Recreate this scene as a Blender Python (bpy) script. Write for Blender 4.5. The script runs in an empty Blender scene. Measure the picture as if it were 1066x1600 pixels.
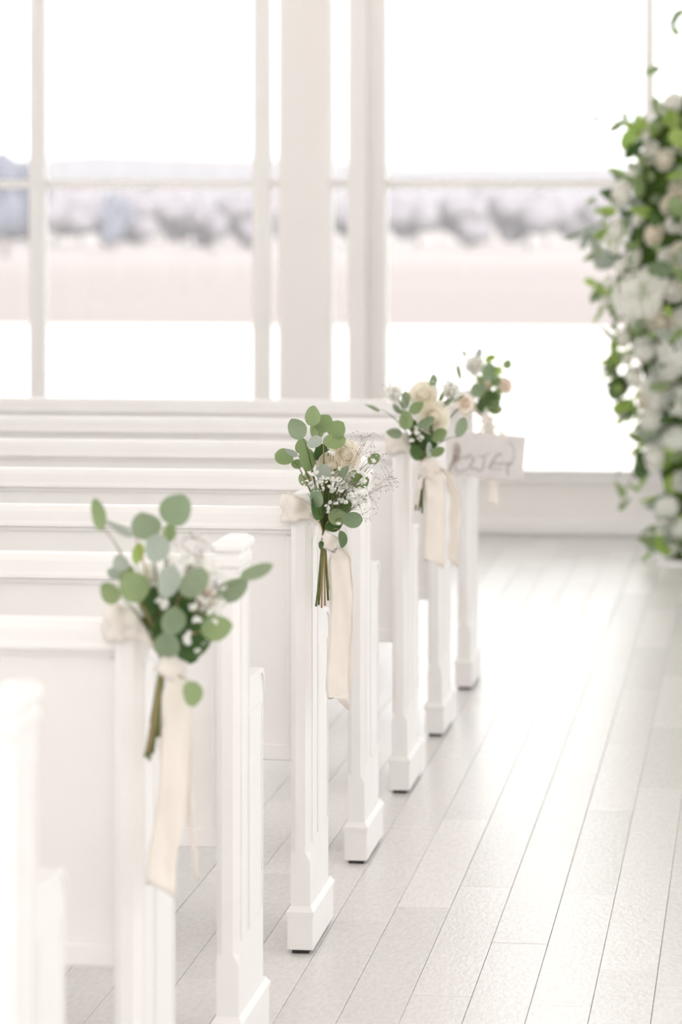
import bpy, bmesh, math, random
from mathutils import Vector, Matrix, noise

random.seed(7)
SC = bpy.context.scene
COL = SC.collection

# ------------------------------------------------------------------ camera, sky, sun, exposure
FPX = 5100.0                      # focal length in pixels of the 1066 x 1600 frame
EYE = 1.60
HOR = 318.0                       # row of the horizon
YAW = math.atan(662.0 / FPX)      # the aisle runs 7.4 degrees to the right of the view axis
FW = Vector((-math.sin(YAW), math.cos(YAW), 0))
RT = Vector((math.cos(YAW), math.sin(YAW), 0))
UP = Vector((0, 0, 1))
CAM = Vector((0, 0, EYE))

cd = bpy.data.cameras.new('camera')
cam = bpy.data.objects.new('camera', cd)
COL.objects.link(cam)
cam.location = CAM
cam.rotation_euler = (math.pi / 2, 0, YAW)
cd.sensor_fit = 'VERTICAL'
cd.sensor_height = 36.0
cd.lens = FPX / 1600 * 36
cd.shift_y = -(800 - HOR) / 1600
cd.clip_end = 4000
cd.dof.use_dof = True
cd.dof.focus_distance = 6.95
cd.dof.aperture_fstop = 3.6
SC.camera = cam

world = bpy.data.worlds.new('sky')
SC.world = world
world.use_nodes = True
bg = world.node_tree.nodes['Background']
bg.inputs['Color'].default_value = (1.0, 0.985, 0.982, 1)
bg.inputs['Strength'].default_value = 0.58

sd = bpy.data.lights.new('sun', 'SUN')
sun = bpy.data.objects.new('sun', sd)
COL.objects.link(sun)
sd.energy = 6.5
sd.color = (1.0, 0.975, 0.968)
sd.angle = math.radians(4)
sun.rotation_euler = Vector((-0.45, 0.63, -0.63)).to_track_quat('-Z', 'Y').to_euler()

SC.view_settings.view_transform = 'Standard'
SC.view_settings.look = 'None'
SC.view_settings.gamma = 1.0
SC.view_settings.use_curve_mapping = False
SC.view_settings.exposure = 1.97
SC.cycles.diffuse_bounces = 8
SC.cycles.max_bounces = 16
SC.cycles.transparent_max_bounces = 24


def at(px, py, d):
    """the point at optical depth d seen at a pixel of the 1066 x 1600 frame"""
    return CAM + FW * d + RT * ((px - 533) / FPX * d) + UP * ((HOR - py) / FPX * d)


# ------------------------------------------------------------------ helpers
def link(o, parent=None):
    COL.objects.link(o)
    if parent is not None:
        o.parent = parent
    return o


def tag(o, label=None, cat=None, group=None, kind=None):
    if label: o['label'] = label
    if cat: o['category'] = cat
    if group: o['group'] = group
    if kind: o['kind'] = kind
    return o


def empty(name, loc, rz=0.0):
    o = bpy.data.objects.new(name, None)
    o.empty_display_size = 0.05
    o.location = loc
    o.rotation_euler = (0, 0, rz)
    return link(o)


def mesh_from(name, verts, faces, mat=None, smooth=False):
    me = bpy.data.meshes.new(name)
    me.from_pydata([tuple(v) for v in verts], [], faces)
    me.update()
    if mat: me.materials.append(mat)
    if smooth:
        for p in me.polygons: p.use_smooth = True
    return me


def obj(name, me, parent=None, loc=(0, 0, 0), rot=None):
    o = bpy.data.objects.new(name, me)
    o.location = loc
    if rot is not None:
        if hasattr(rot, 'to_euler'): o.rotation_euler = rot.to_euler()
        else: o.rotation_euler = rot
    return link(o, parent)


def bm_box(bm, x0, x1, y0, y1, z0, z1):
    v = [bm.verts.new(p) for p in ((x0, y0, z0), (x1, y0, z0), (x1, y1, z0), (x0, y1, z0),
                                   (x0, y0, z1), (x1, y0, z1), (x1, y1, z1), (x0, y1, z1))]
    for f in ((0, 3, 2, 1), (4, 5, 6, 7), (0, 1, 5, 4), (1, 2, 6, 5), (2, 3, 7, 6), (3, 0, 4, 7)):
        bm.faces.new([v[i] for i in f])


def boxes_mesh(name, boxes, mat, bevel=0.0, seg=2):
    bm = bmesh.new()
    for b in boxes: bm_box(bm, *b)
    if bevel > 0:
        bmesh.ops.bevel(bm, geom=list(bm.edges), offset=bevel, segments=seg, profile=0.5, affect='EDGES')
    me = bpy.data.meshes.new(name)
    bm.to_mesh(me); bm.free()
    me.materials.append(mat)
    return me


def box(name, parent, mat, x0, x1, y0, y1, z0, z1, bevel=0.0, seg=2):
    return obj(name, boxes_mesh(name, [(x0, x1, y0, y1, z0, z1)], mat, bevel, seg), parent)


def tube_data(pts, radii, n=6):
    verts, faces = [], []
    m = len(pts)
    prev = None
    for i, p in enumerate(pts):
        t = (pts[min(i + 1, m - 1)] - pts[max(i - 1, 0)])
        if t.length < 1e-9: t = Vector((0, 0, 1))
        t.normalize()
        a = prev if prev is not None else (Vector((1, 0, 0)) if abs(t.x) < 0.8 else Vector((0, 1, 0)))
        a = (a - t * a.dot(t)).normalized()
        prev = a
        b = t.cross(a)
        r = radii[i] if hasattr(radii, '__len__') else radii
        for k in range(n):
            w = 2 * math.pi * k / n
            verts.append(p + a * (math.cos(w) * r) + b * (math.sin(w) * r))
    for i in range(m - 1):
        for k in range(n):
            faces.append((i * n + k, i * n + (k + 1) % n, (i + 1) * n + (k + 1) % n, (i + 1) * n + k))
    faces.append(tuple(range(n - 1, -1, -1)))
    faces.append(tuple(range((m - 1) * n, m * n)))
    return verts, faces


def merge(parts):
    V, F = [], []
    for v, f in parts:
        o = len(V)
        V += v
        F += [tuple(i + o for i in q) for q in f]
    return V, F


def bez(p0, p1, p2, n=6):
    return [p0 * ((1 - t) ** 2) + p1 * (2 * t * (1 - t)) + p2 * (t * t) for t in [i / n for i in range(n + 1)]]


# ------------------------------------------------------------------ materials
def mat_new(name):
    m = bpy.data.materials.new(name)
    m.use_nodes = True
    nt = m.node_tree
    return m, nt, nt.nodes['Principled BSDF']


def paint(name, c, rough=0.4, var=0.03, scale=6.0, bump=0.02, spec=0.5):
    m, nt, p = mat_new(name)
    tc = nt.nodes.new('ShaderNodeTexCoord')
    n1 = nt.nodes.new('ShaderNodeTexNoise'); n1.inputs['Scale'].default_value = scale
    n1.inputs['Detail'].default_value = 4
    r = nt.nodes.new('ShaderNodeValToRGB')
    r.color_ramp.elements[0].position = 0.3; r.color_ramp.elements[1].position = 0.7
    r.color_ramp.elements[0].color = (c[0] - var, c[1] - var * 1.1, c[2] - var * 1.25, 1)
    r.color_ramp.elements[1].color = (c[0], c[1], c[2], 1)
    nt.links.new(tc.outputs['Object'], n1.inputs['Vector'])
    nt.links.new(n1.outputs['Fac'], r.inputs['Fac'])
    nt.links.new(r.outputs['Color'], p.inputs['Base Color'])
    p.inputs['Roughness'].default_value = rough
    p.inputs['Specular IOR Level'].default_value = spec
    if bump:
        n2 = nt.nodes.new('ShaderNodeTexNoise'); n2.inputs['Scale'].default_value = 60
        b = nt.nodes.new('ShaderNodeBump'); b.inputs['Strength'].default_value = bump
        b.inputs['Distance'].default_value = 0.01
        nt.links.new(tc.outputs['Object'], n2.inputs['Vector'])
        nt.links.new(n2.outputs['Fac'], b.inputs['Height'])
        nt.links.new(b.outputs['Normal'], p.inputs['Normal'])
    return m


def leafy(name, c1, c2, rough=0.45, trans=0.3, spec=0.4):
    """two-tone leaf or petal that lets some light through"""
    m, nt, p = mat_new(name)
    oi = nt.nodes.new('ShaderNodeObjectInfo')
    tc = nt.nodes.new('ShaderNodeTexCoord')
    n1 = nt.nodes.new('ShaderNodeTexNoise'); n1.inputs['Scale'].default_value = 40
    mx = nt.nodes.new('ShaderNodeMix'); mx.data_type = 'RGBA'
    mx.inputs[6].default_value = (*c1, 1); mx.inputs[7].default_value = (*c2, 1)
    ad = nt.nodes.new('ShaderNodeMath'); ad.operation = 'MULTIPLY_ADD'
    ad.inputs[1].default_value = 0.4
    sb = nt.nodes.new('ShaderNodeMath'); sb.operation = 'MULTIPLY'; sb.inputs[1].default_value = 0.8
    nt.links.new(tc.outputs['Object'], n1.inputs['Vector'])
    nt.links.new(n1.outputs['Fac'], ad.inputs[0])
    nt.links.new(oi.outputs['Random'], sb.inputs[0])
    nt.links.new(sb.outputs[0], ad.inputs[2])
    nt.links.new(ad.outputs[0], mx.inputs[0])
    nt.links.new(mx.outputs[2], p.inputs['Base Color'])
    p.inputs['Roughness'].default_value = rough
    p.inputs['Specular IOR Level'].default_value = spec
    tr = nt.nodes.new('ShaderNodeBsdfTranslucent')
    nt.links.new(mx.outputs[2], tr.inputs['Color'])
    ms = nt.nodes.new('ShaderNodeMixShader'); ms.inputs[0].default_value = trans
    out = nt.nodes['Material Output']
    nt.links.new(p.outputs[0], ms.inputs[1]); nt.links.new(tr.outputs[0], ms.inputs[2])
    nt.links.new(ms.outputs[0], out.inputs['Surface'])
    return m


def floor_paint(name):
    m, nt, p = mat_new(name)
    tc = nt.nodes.new('ShaderNodeTexCoord')
    oi = nt.nodes.new('ShaderNodeObjectInfo')
    mp = nt.nodes.new('ShaderNodeMapping'); mp.inputs['Scale'].default_value = (60, 22.0, 20)
    cb = nt.nodes.new('ShaderNodeVectorMath'); cb.operation = 'ADD'
    nt.links.new(tc.outputs['Object'], cb.inputs[0]); nt.links.new(oi.outputs['Location'], cb.inputs[1])
    nt.links.new(cb.outputs[0], mp.inputs['Vector'])
    g = nt.nodes.new('ShaderNodeTexNoise'); g.inputs['Scale'].default_value = 1.6; g.inputs['Detail'].default_value = 6
    g.inputs['Distortion'].default_value = 0.6
    nt.links.new(mp.outputs[0], g.inputs['Vector'])
    r = nt.nodes.new('ShaderNodeValToRGB')
    r.color_ramp.elements[0].position = 0.25; r.color_ramp.elements[0].color = (0.66, 0.64, 0.62, 1)
    r.color_ramp.elements[1].position = 0.62; r.color_ramp.elements[1].color = (0.75, 0.735, 0.72, 1)
    nt.links.new(g.outputs['Fac'], r.inputs['Fac'])
    hv = nt.nodes.new('ShaderNodeHueSaturation')
    ml = nt.nodes.new('ShaderNodeMath'); ml.operation = 'MULTIPLY_ADD'
    ml.inputs[1].default_value = 0.15; ml.inputs[2].default_value = 0.91
    nt.links.new(oi.outputs['Random'], ml.inputs[0]); nt.links.new(ml.outputs[0], hv.inputs['Value'])
    nt.links.new(r.outputs['Color'], hv.inputs['Color'])
    nt.links.new(hv.outputs['Color'], p.inputs['Base Color'])
    p.inputs['Roughness'].default_value = 0.26
    p.inputs['Specular IOR Level'].default_value = 0.85
    b = nt.nodes.new('ShaderNodeBump'); b.inputs['Strength'].default_value = 0.28; b.inputs['Distance'].default_value = 0.003
    nt.links.new(g.outputs['Fac'], b.inputs['Height'])
    nt.links.new(b.outputs['Normal'], p.inputs['Normal'])
    return m


def glass_mat():
    m = bpy.data.materials.new('window_glass')
    m.use_nodes = True
    nt = m.node_tree
    nt.nodes.remove(nt.nodes['Principled BSDF'])
    t = nt.nodes.new('ShaderNodeBsdfTransparent'); t.inputs['Color'].default_value = (0.97, 0.98, 0.98, 1)
    g = nt.nodes.new('ShaderNodeBsdfGlossy'); g.inputs['Roughness'].default_value = 0.02
    f = nt.nodes.new('ShaderNodeFresnel'); f.inputs['IOR'].default_value = 1.25
    x = nt.nodes.new('ShaderNodeMixShader')
    nt.links.new(f.outputs[0], x.inputs[0]); nt.links.new(t.outputs[0], x.inputs[1]); nt.links.new(g.outputs[0], x.inputs[2])
    nt.links.new(x.outputs[0], nt.nodes['Material Output'].inputs['Surface'])
    return m


M = {}
M['pew'] = paint('white_pew_paint', (0.86, 0.845, 0.836), 0.36, 0.025, 5.0, 0.02)
M['wall'] = paint('white_wall_paint', (0.91, 0.88, 0.865), 0.6, 0.02, 2.0, 0.02)
M['ceiling'] = paint('ceiling_paint', (0.88, 0.86, 0.84), 0.7, 0.02, 2.0, 0.0)
M['trim'] = paint('white_trim_paint', (0.91, 0.89, 0.88), 0.4, 0.02, 3.0, 0.01)
M['plank'] = floor_paint('whitewashed_plank')
M['sub'] = paint('subfloor', (0.28, 0.26, 0.24), 0.9, 0.03, 8, 0.0)
M['glass'] = glass_mat()
M['shade_glide'] = paint('shade_dark_glide', (0.05, 0.045, 0.04), 0.7, 0.01, 8, 0.0)  # inset foot plate; its black stands in for the shadow gap under the base
M['grass'] = paint('dry_winter_grass', (0.128, 0.114, 0.110), 0.95, 0.008, 0.02, 0.0, 0.1)
M['gravel'] = paint('pale_gravel', (0.36, 0.345, 0.335), 0.95, 0.06, 0.4, 0.0, 0.1)
M['hill'] = paint('wooded_hill', (0.050, 0.046, 0.052), 1.0, 0.008, 0.01, 0.0, 0.0)
M['crown_bare'] = paint('bare_twigs', (0.088, 0.080, 0.087), 1.0, 0.012, 0.6, 0.0, 0.0)
M['crown_blue'] = paint('blue_green_needles', (0.068, 0.070, 0.084), 1.0, 0.01, 0.6, 0.0, 0.0)
M['bark'] = paint('bark', (0.15, 0.13, 0.12), 1.0, 0.04, 3, 0.0, 0.0)
M['leaf'] = leafy('eucalyptus_green', (0.20, 0.29, 0.115), (0.30, 0.385, 0.19))
M['leaf_grey'] = leafy('eucalyptus_grey_green', (0.21, 0.295, 0.165), (0.29, 0.36, 0.235), 0.6)
M['leaf_pale'] = leafy('eucalyptus_pale', (0.38, 0.44, 0.37), (0.46, 0.51, 0.45), 0.6)
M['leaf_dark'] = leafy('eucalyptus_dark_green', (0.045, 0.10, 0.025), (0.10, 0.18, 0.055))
M['leaf_lime'] = leafy('fresh_green', (0.27, 0.42, 0.08), (0.38, 0.52, 0.14))
M['petal_cream'] = leafy('cream_petal', (0.96, 0.91, 0.82), (0.97, 0.94, 0.87), 0.6, 0.52, 0.2)
M['petal_white'] = leafy('ivory_petal', (0.96, 0.95, 0.91), (0.97, 0.965, 0.94), 0.6, 0.52, 0.2)
M['petal_blush'] = leafy('blush_petal', (0.95, 0.88, 0.81), (0.96, 0.91, 0.85), 0.6, 0.52, 0.2)
M['floret'] = leafy('white_floret', (0.94, 0.94, 0.90), (0.96, 0.96, 0.93), 0.7, 0.35, 0.2)
M['stem'] = leafy('green_stem', (0.08, 0.10, 0.022), (0.16, 0.175, 0.055), 0.5, 0.0)
M['stem_brown'] = leafy('tan_stem', (0.30, 0.20, 0.08), (0.38, 0.27, 0.13), 0.6, 0.0)
M['twig'] = paint('dry_filler_twig', (0.38, 0.33, 0.30), 0.8, 0.05, 30, 0.0)
M['ribbon'] = leafy('cream_ribbon', (0.93, 0.885, 0.83), (0.945, 0.905, 0.86), 0.55, 0.35, 0.3)
M['sign'] = paint('weathered_white_board', (0.74, 0.71, 0.71), 0.7, 0.07, 14, 0.05)
M['ink'] = paint('grey_lettering', (0.40, 0.40, 0.39), 0.7, 0.03, 30, 0.0)
M['twine'] = paint('brown_twine', (0.34, 0.27, 0.22), 0.9, 0.06, 60, 0.0)
M['moss'] = paint('moss_core', (0.10, 0.15, 0.06), 1.0, 0.05, 20, 0.1, 0.1)

# ------------------------------------------------------------------ room shell
XL, XR = -4.80, 4.20
YB, YW = -4.0, 15.72              # back wall, wall of windows behind the altar
ZC = 5.0
TH = 0.16


def wx(px, Y=YW):
    return Y * math.tan(math.atan((px - 533) / FPX) - YAW)


# floor: subfloor slab, planks on it
floor = tag(box('floor', None, M['sub'], XL - TH, XR + TH, YB - TH, YW + TH, -0.20, -0.005), 'whitewashed plank floor', kind='structure')
PW, PL, GAP = 0.122, 1.065, 0.0013
X6 = -0.2206
JOINT = {-6: 7.23, -5: 7.38, -4: 6.56, -3: 7.05, -2: 6.51, -1: 6.83, 0: 6.57, 1: 7.3, -7: 6.93, -8: 7.71}
bm = bmesh.new()
bm_box(bm, GAP / 2, PW - GAP / 2, GAP / 2, PL - GAP / 2, -0.005, 0.0)
top = [e for e in bm.edges if all(v.co.z > -0.001 for v in e.verts)]
bmesh.ops.bevel(bm, geom=top, offset=0.0008, segments=1, affect='EDGES')
plank_me = bpy.data.meshes.new('plank'); bm.to_mesh(plank_me); bm.free()
plank_me.materials.append(M['plank'])
stuffV, stuffF = [], []
rg = random.Random(3)
i0 = int(math.floor((XL - X6) / PW)); i1 = int(math.ceil((XR - X6) / PW))
for i in range(i0, i1 + 1):
    x0 = X6 + i * PW
    if x0 < XL or x0 + PW > XR + 0.01: continue
    j0 = JOINT.get(i, 6 + rg.random() * PL)
    k0 = int(math.floor((YB - j0) / PL)); k1 = int(math.ceil((YW - j0) / PL))
    for k in range(k0, k1 + 1):
        y0 = j0 + k * PL
        dz = (rg.random() - 0.5) * 0.0008
        fits = y0 >= YB and y0 + PL <= YW
        if fits and -2.32 < x0 < 0.42 and y0 > 4.6:
            obj('plank', plank_me, floor, (x0, y0, dz))
        else:
            ya, yb = max(y0, YB), min(y0 + PL, YW)
            if yb - ya < 0.02: continue
            b = len(stuffV)
            for z in (-0.005, dz):
                stuffV += [(x0 + GAP / 2, ya + GAP / 2, z), (x0 + PW - GAP / 2, ya + GAP / 2, z),
                           (x0 + PW - GAP / 2, yb - GAP / 2, z), (x0 + GAP / 2, yb - GAP / 2, z)]
            stuffF += [tuple(b + q for q in f) for f in ((4, 5, 6, 7), (0, 1, 5, 4), (1, 2, 6, 5), (2, 3, 7, 6), (3, 0, 4, 7))]
tag(obj('plank_field', mesh_from('plank_field', stuffV, stuffF, M['plank']), floor), kind='stuff')

tag(box('ceiling', None, M['ceiling'], XL - TH, XR + TH, YB - TH, YW + TH, ZC, ZC + 0.15), 'white ceiling', kind='structure')

ZS, ZT = 0.28, 4.35               # window sill and head on the altar wall


def wall_with_openings(name, axis, pos, a0, a1, opens, zs, zt, thick):
    """axis 'x': wall runs along x at y = pos..pos+thick; axis 'y' likewise"""
    bx = []

    def add(u0, u1, z0, z1):
        if u1 - u0 < 1e-4: return
        if axis == 'x': bx.append((u0, u1, min(pos, pos + thick), max(pos, pos + thick), z0, z1))
        else: bx.append((min(pos, pos + thick), max(pos, pos + thick), u0, u1, z0, z1))
    add(a0, a1, -0.2, zs)
    add(a0, a1, zt, ZC)
    c = a0
    for (u0, u1) in opens:
        add(c, u0, zs, zt)
        c = u1
    add(c, a1, zs, zt)
    return tag(obj(name, boxes_mesh(name, bx, M['wall'])), kind='structure')


WN = [0]


def window(axis, pos, u0, u1, zs, zt, jl, jr, mull, bars, label, thick=TH, thin=(), inward=-1):
    """one glazed opening: jambs, mullions, glazing bars and panes are parts.
    pos = room face of the wall, inward = sign of the room side along the wall normal"""
    WN[0] += 1
    root = empty('window_%d' % WN[0], (0, 0, 0))
    tag(root, label, kind='structure')

    def part(name, a, b, n0, n1, z0, z1, mat, bev=0.004):
        lo, hi = min(pos - inward * n0, pos - inward * n1), max(pos - inward * n0, pos - inward * n1)
        if axis == 'x': box(name, root, mat, a, b, lo, hi, z0, z1, bev)
        else: box(name, root, mat, lo, hi, a, b, z0, z1, bev)
    # jamb list: (u0, u1, proud into the room, depth)
    for (a, b, pr, dp) in jl + jr:
        part('jamb', a, b, -pr, dp, zs, zt, M['trim'])
    part('bottom_rail', u0, u1, 0.02, 0.09, zs, zs + 0.035, M['trim'])
    part('top_rail', u0, u1, 0.02, 0.09, zt - 0.06, zt, M['trim'])
    for (a, b) in mull:
        part('mullion', a, b, 0.0, 0.09, zs + 0.035, zt - 0.06, M['trim'], 0.006)
    for (a, b) in thin:
        part('glazing_bar', a, b, 0.01, 0.08, zs + 0.035, zt - 0.06, M['trim'], 0.002)
    solid = sorted([(a, b) for (a, b, _, _) in jl + jr] + list(mull) + list(thin))
    c = u0
    gaps = []
    for (a, b) in solid:
        if a - c > 0.01: gaps.append((c, a))
        c = max(c, b)
    if u1 - c > 0.01: gaps.append((c, u1))
    for (a, b) in gaps:
        zz = [zs + 0.035] + list(bars) + [zt - 0.06]
        for z in bars:
            part('glazing_bar', a, b, 0.02, 0.07, z - 0.021, z + 0.021, M['trim'], 0.003)
        for q in range(len(zz) - 1):
            part('pane', a, b, 0.044, 0.048, zz[q] + (0.021 if q else 0), zz[q + 1] - (0.021 if q < len(zz) - 2 else 0), M['glass'], 0)
    return root


BARS = (1.695, 3.10)
w = lambda p: wx(p)
openL = (wx(-320) , wx(435))
openR = (wx(505), wx(1525))
openF = (wx(1595), XR - 0.25)
tag(wall_with_openings('wall_front', 'x', YW, XL, XR, [openL, openR, openF], ZS, ZT, TH), 'white wall of tall windows behind the altar')
window('x', YW, openL[0], openL[1], ZS, ZT,
       [(w(-296), w(-281), 0.02, 0.12)], [(w(395), w(420), 0.015, 0.12)], [(w(45), w(69))], BARS,
       'tall white framed window behind the pews at left')
window('x', YW, openR[0], openR[1], ZS, ZT,
       [(w(505), w(518), 0.03, 0.12), (w(545), w(575), 0.05, 0.12), (w(575), w(603), 0.015, 0.12)],
       [(w(1427), w(1455), 0.015, 0.12), (w(1455), w(1485), 0.05, 0.12), (w(1512), w(1525), 0.03, 0.12)], [], BARS,
       'tall white framed window behind the altar and flowers', thin=[(w(1007), w(1023))])
window('x', YW, openF[0], openF[1], ZS, ZT, [(openF[0], openF[0] + 0.08, 0.02, 0.12)], [(openF[1] - 0.08, openF[1], 0.02, 0.12)],
       [((openF[0] + openF[1]) / 2 - 0.03, (openF[0] + openF[1]) / 2 + 0.03)], BARS, 'tall white framed window beyond the flowers')
# low panel under the altar window: vertical joint board and skirting
tag(box('trim_1', None, M['trim'], w(998), w(1004), YW - 0.006, YW, 0.03, ZS - 0.02, 0.002), 'thin upright joint strip under the altar window', kind='structure')
tag(box('baseboard_front', None, M['trim'], XL, XR, YW - 0.022, YW, 0.012, 0.075, 0.004), 'low white skirting under the altar window', kind='structure')
tag(box('trim_2', None, M['trim'], XL, XR, YW - 0.03, YW + 0.02, ZS - 0.022, ZS, 0.004), 'narrow white window sill behind the altar', kind='structure')

# unseen side and back walls; window openings enlarged to brighten the room
sideO = [(y, y + 2.95) for y in (-3.75, -0.55, 2.65, 5.85, 9.05, 12.25)]
tag(wall_with_openings('wall_right', 'y', XR, YB - TH, YW + TH, sideO, 0.35, 4.75, TH), 'white side wall with tall windows right of the aisle')
tag(wall_with_openings('wall_left', 'y', XL - TH, YB - TH, YW + TH, sideO, 0.35, 4.75, TH), 'white side wall with tall windows left of the pews')
backO = [(-4.6, -1.9), (-1.6, 1.0), (1.3, 4.0)]
tag(wall_with_openings('wall_back', 'x', YB - TH, XL, XR, backO, 0.35, 4.75, TH), 'white end wall behind the viewer')
for (a, b) in sideO:
    for pos, inw, side in ((XR, -1, 'right'), (XL, 1, 'left')):
        window('y', pos, a, b, 0.35, 4.75, [(a, a + 0.07, 0.02, 0.1)], [(b - 0.07, b, 0.02, 0.1)],
               [((a + b) / 2 - 0.03, (a + b) / 2 + 0.03)], (1.7, 3.1), 'tall white framed window in the %s side wall' % side, inward=inw)
for (a, b) in backO:
    window('x', YB, a, b, 0.35, 4.75, [(a, a + 0.07, 0.02, 0.1)], [(b - 0.07, b, 0.02, 0.1)],
           [((a + b) / 2 - 0.03, (a + b) / 2 + 0.03)], (1.7, 3.1), 'tall white framed window in the end wall', inward=1)

# ------------------------------------------------------------------ outdoors
def sstep(a, b, x):
    t = max(0.0, min(1.0, (x - a) / (b - a)))
    return t * t * (3 - 2 * t)


def ground_z(x, y):
    return -0.35 - 2.25 * sstep(25, 300, y)


gv, gf = [], []
ys = [-400, -100, -30, 0, 25, 50, 75, 100, 130, 160, 190, 220, 250, 280, 310, 400, 600, 1000, 1800]
xs = [-900, -400, -200, -100, -50, -25, 0, 25, 50, 100, 200, 400, 900]
for y in ys:
    for x in xs: gv.append((x, y, ground_z(x, y)))
for j in range(len(ys) - 1):
    for i in range(len(xs) - 1):
        a = j * len(xs) + i
        gf.append((a, a + 1, a + 1 + len(xs), a + len(xs)))
tag(obj('ground', mesh_from('ground', gv, gf, M['grass'], True)), 'dry winter field beyond the windows', kind='structure')
tag(box('terrace', None, M['gravel'], -60, 60, -40, 50, -0.75, -0.30), 'pale gravel terrace outside the windows', kind='structure')

hv, hf = [], []
NX = 120
for j, (y, hh) in enumerate(((640, 0.0), (760, 0.75), (900, 1.0), (1300, 0.9))):
    for i in range(NX + 1):
        x = -700 + 1100 * i / NX
        h = 12.5 + 4.5 * noise.noise(Vector((x * 0.008, 3.1, 0))) + 2.0 * noise.noise(Vector((x * 0.035, 8.2, 0)))
        hv.append((x, y, -2.7 + (h + 2.7) * hh))
for j in range(3):
    for i in range(NX):
        a = j * (NX + 1) + i
        hf.append((a, a + 1, a + 2 + NX, a + 1 + NX))
tag(obj('hills', mesh_from('hills', hv, hf, M['hill'], True)), 'hazy wooded hills on the horizon', kind='structure')


def crown_mesh(seed, kind):
    r_ = random.Random(seed)
    bm = bmesh.new()
    blobs = 7 if kind == 'round' else 5
    for q in range(blobs):
        s = bmesh.ops.create_icosphere(bm, subdivisions=2, radius=1.0)
        if kind == 'round':
            off = Vector((r_.uniform(-.55, .55), r_.uniform(-.45, .45), r_.uniform(.35, .78))); sc_ = r_.uniform(.28, .42)
            scl = Vector((sc_ * 1.2, sc_, sc_ * .75))
        else:
            t = q / blobs
            off = Vector((r_.uniform(-.05, .05), r_.uniform(-.05, .05), .2 + .72 * t)); sc_ = .5 * (1 - t * .8)
            scl = Vector((sc_, sc_, .22))
        for v in s['verts']:
            n_ = 1 + .28 * noise.noise(v.co * 2.2 + Vector((seed, q, 0)))
            v.co = Vector((v.co.x * scl.x, v.co.y * scl.y, v.co.z * scl.z)) * n_ + off
    me = bpy.data.meshes.new('crown'); bm.to_mesh(me); bm.free()
    for p in me.polygons: p.use_smooth = True
    return me


tv, tf = tube_data([Vector((0, 0, -0.05)), Vector((.01, 0, .3)), Vector((-.01, 0, .6))], [.03, .024, .012], 6)
trunk_me = mesh_from('trunk', tv, tf, M['bark'], True)
crowns = []
for s in range(4):
    c = crown_mesh(s, 'round'); c.materials.append(M['crown_bare']); crowns.append(c)
crown_b = crown_mesh(11, 'round'); crown_b.materials.append(M['crown_blue'])
crown_c = crown_mesh(12, 'cone'); crown_c.materials.append(M['crown_blue'])


def tree(px, d, top_py, width, crown, label, group=None):
    p = at(px, HOR, d)
    z0 = ground_z(p.x, p.y)
    h = (EYE + (HOR - top_py) / FPX * d) - z0
    r = empty('field_tree', (p.x, p.y, z0))
    tag(r, label, 'tree', group)
    c = obj('crown', crown, r); c.scale = (width, width, h)
    t = obj('trunk', trunk_me, r); t.scale = (h, h, h)


rt = random.Random(21)
for i in range(36):
    px = -260 + i * 43 + rt.uniform(-10, 10)
    tree(px, 292 + (i * 37 % 5) * 13, rt.uniform(288, 318), rt.uniform(3.2, 4.6), crowns[i % 4],
         'hazy bare tree in the far tree line across the field', 'trees in the far tree line')
tree(8, 230, 236, 3.0, crown_b, 'taller dark tree at the left edge of the left window')
tree(178, 270, 300, 1.7, crown_b, 'small blue-grey tree standing low in the left window')
tree(330, 262, 318, 2.2, crowns[1], 'low grey thicket tree near the pier of the left window')

hz = bpy.data.materials.new('winter_haze')
hz.use_nodes = True
hz.node_tree.nodes.remove(hz.node_tree.nodes['Principled BSDF'])
vs_ = hz.node_tree.nodes.new('ShaderNodeVolumeScatter')
vs_.inputs['Color'].default_value = (1.0, 0.985, 0.99, 1)
vs_.inputs['Density'].default_value = 0.0005
hz.node_tree.links.new(vs_.outputs[0], hz.node_tree.nodes['Material Output'].inputs['Volume'])
tag(box('haze', None, hz, -260, 200, 70, 620, -5, 45), 'thin pale winter haze over the far field', kind='stuff')

# ------------------------------------------------------------------ pews
T_ = 0.043            # thickness of the pew end
PEWLEN = 3.35


def loft(sections):
    n = len(sections[0])
    V, F = [], []
    for s in sections: V += [Vector(p) for p in s]
    for i in range(len(sections) - 1):
        for k in range(n):
            F.append((i * n + k, i * n + (k + 1) % n, (i + 1) * n + (k + 1) % n, (i + 1) * n + k))
    F.append(tuple(range(n - 1, -1, -1)))
    F.append(tuple(range((len(sections) - 1) * n, len(sections) * n)))
    return V, F


def post_section(z, c, grow=0.0):
    c = max(c, 0.0008)
    g = grow
    return [(-T_ - g, c - g, z), (-T_ - g + c, -g, z), (g - c, -g, z), (g, c - g, z), (g, 0.13 + g, z), (-T_ - g, 0.13 + g, z)]


secs = [post_section(.085, 0), post_section(.196, 0), post_section(.216, .011), post_section(.915, .011),
        post_section(.925, 0), post_section(.932, 0, .004), post_section(.945, 0, .004), post_section(.950, 0, .0), post_section(.958, 0, 0)]
v, f = loft(secs)
post_me = mesh_from('end_post', v, f, M['pew'])


def cap_sec(z, g):
    return [(-T_ - g, -g, z), (g, -g, z), (g, .13 + g, z), (-T_ - g, .13 + g, z)]


v, f = loft([cap_sec(.956, .003), cap_sec(.961, .0075), cap_sec(.968, .0075), cap_sec(.974, .005), cap_sec(.980, -.006)])
cap_me = mesh_from('end_cap', v, f, M['pew'])
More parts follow.
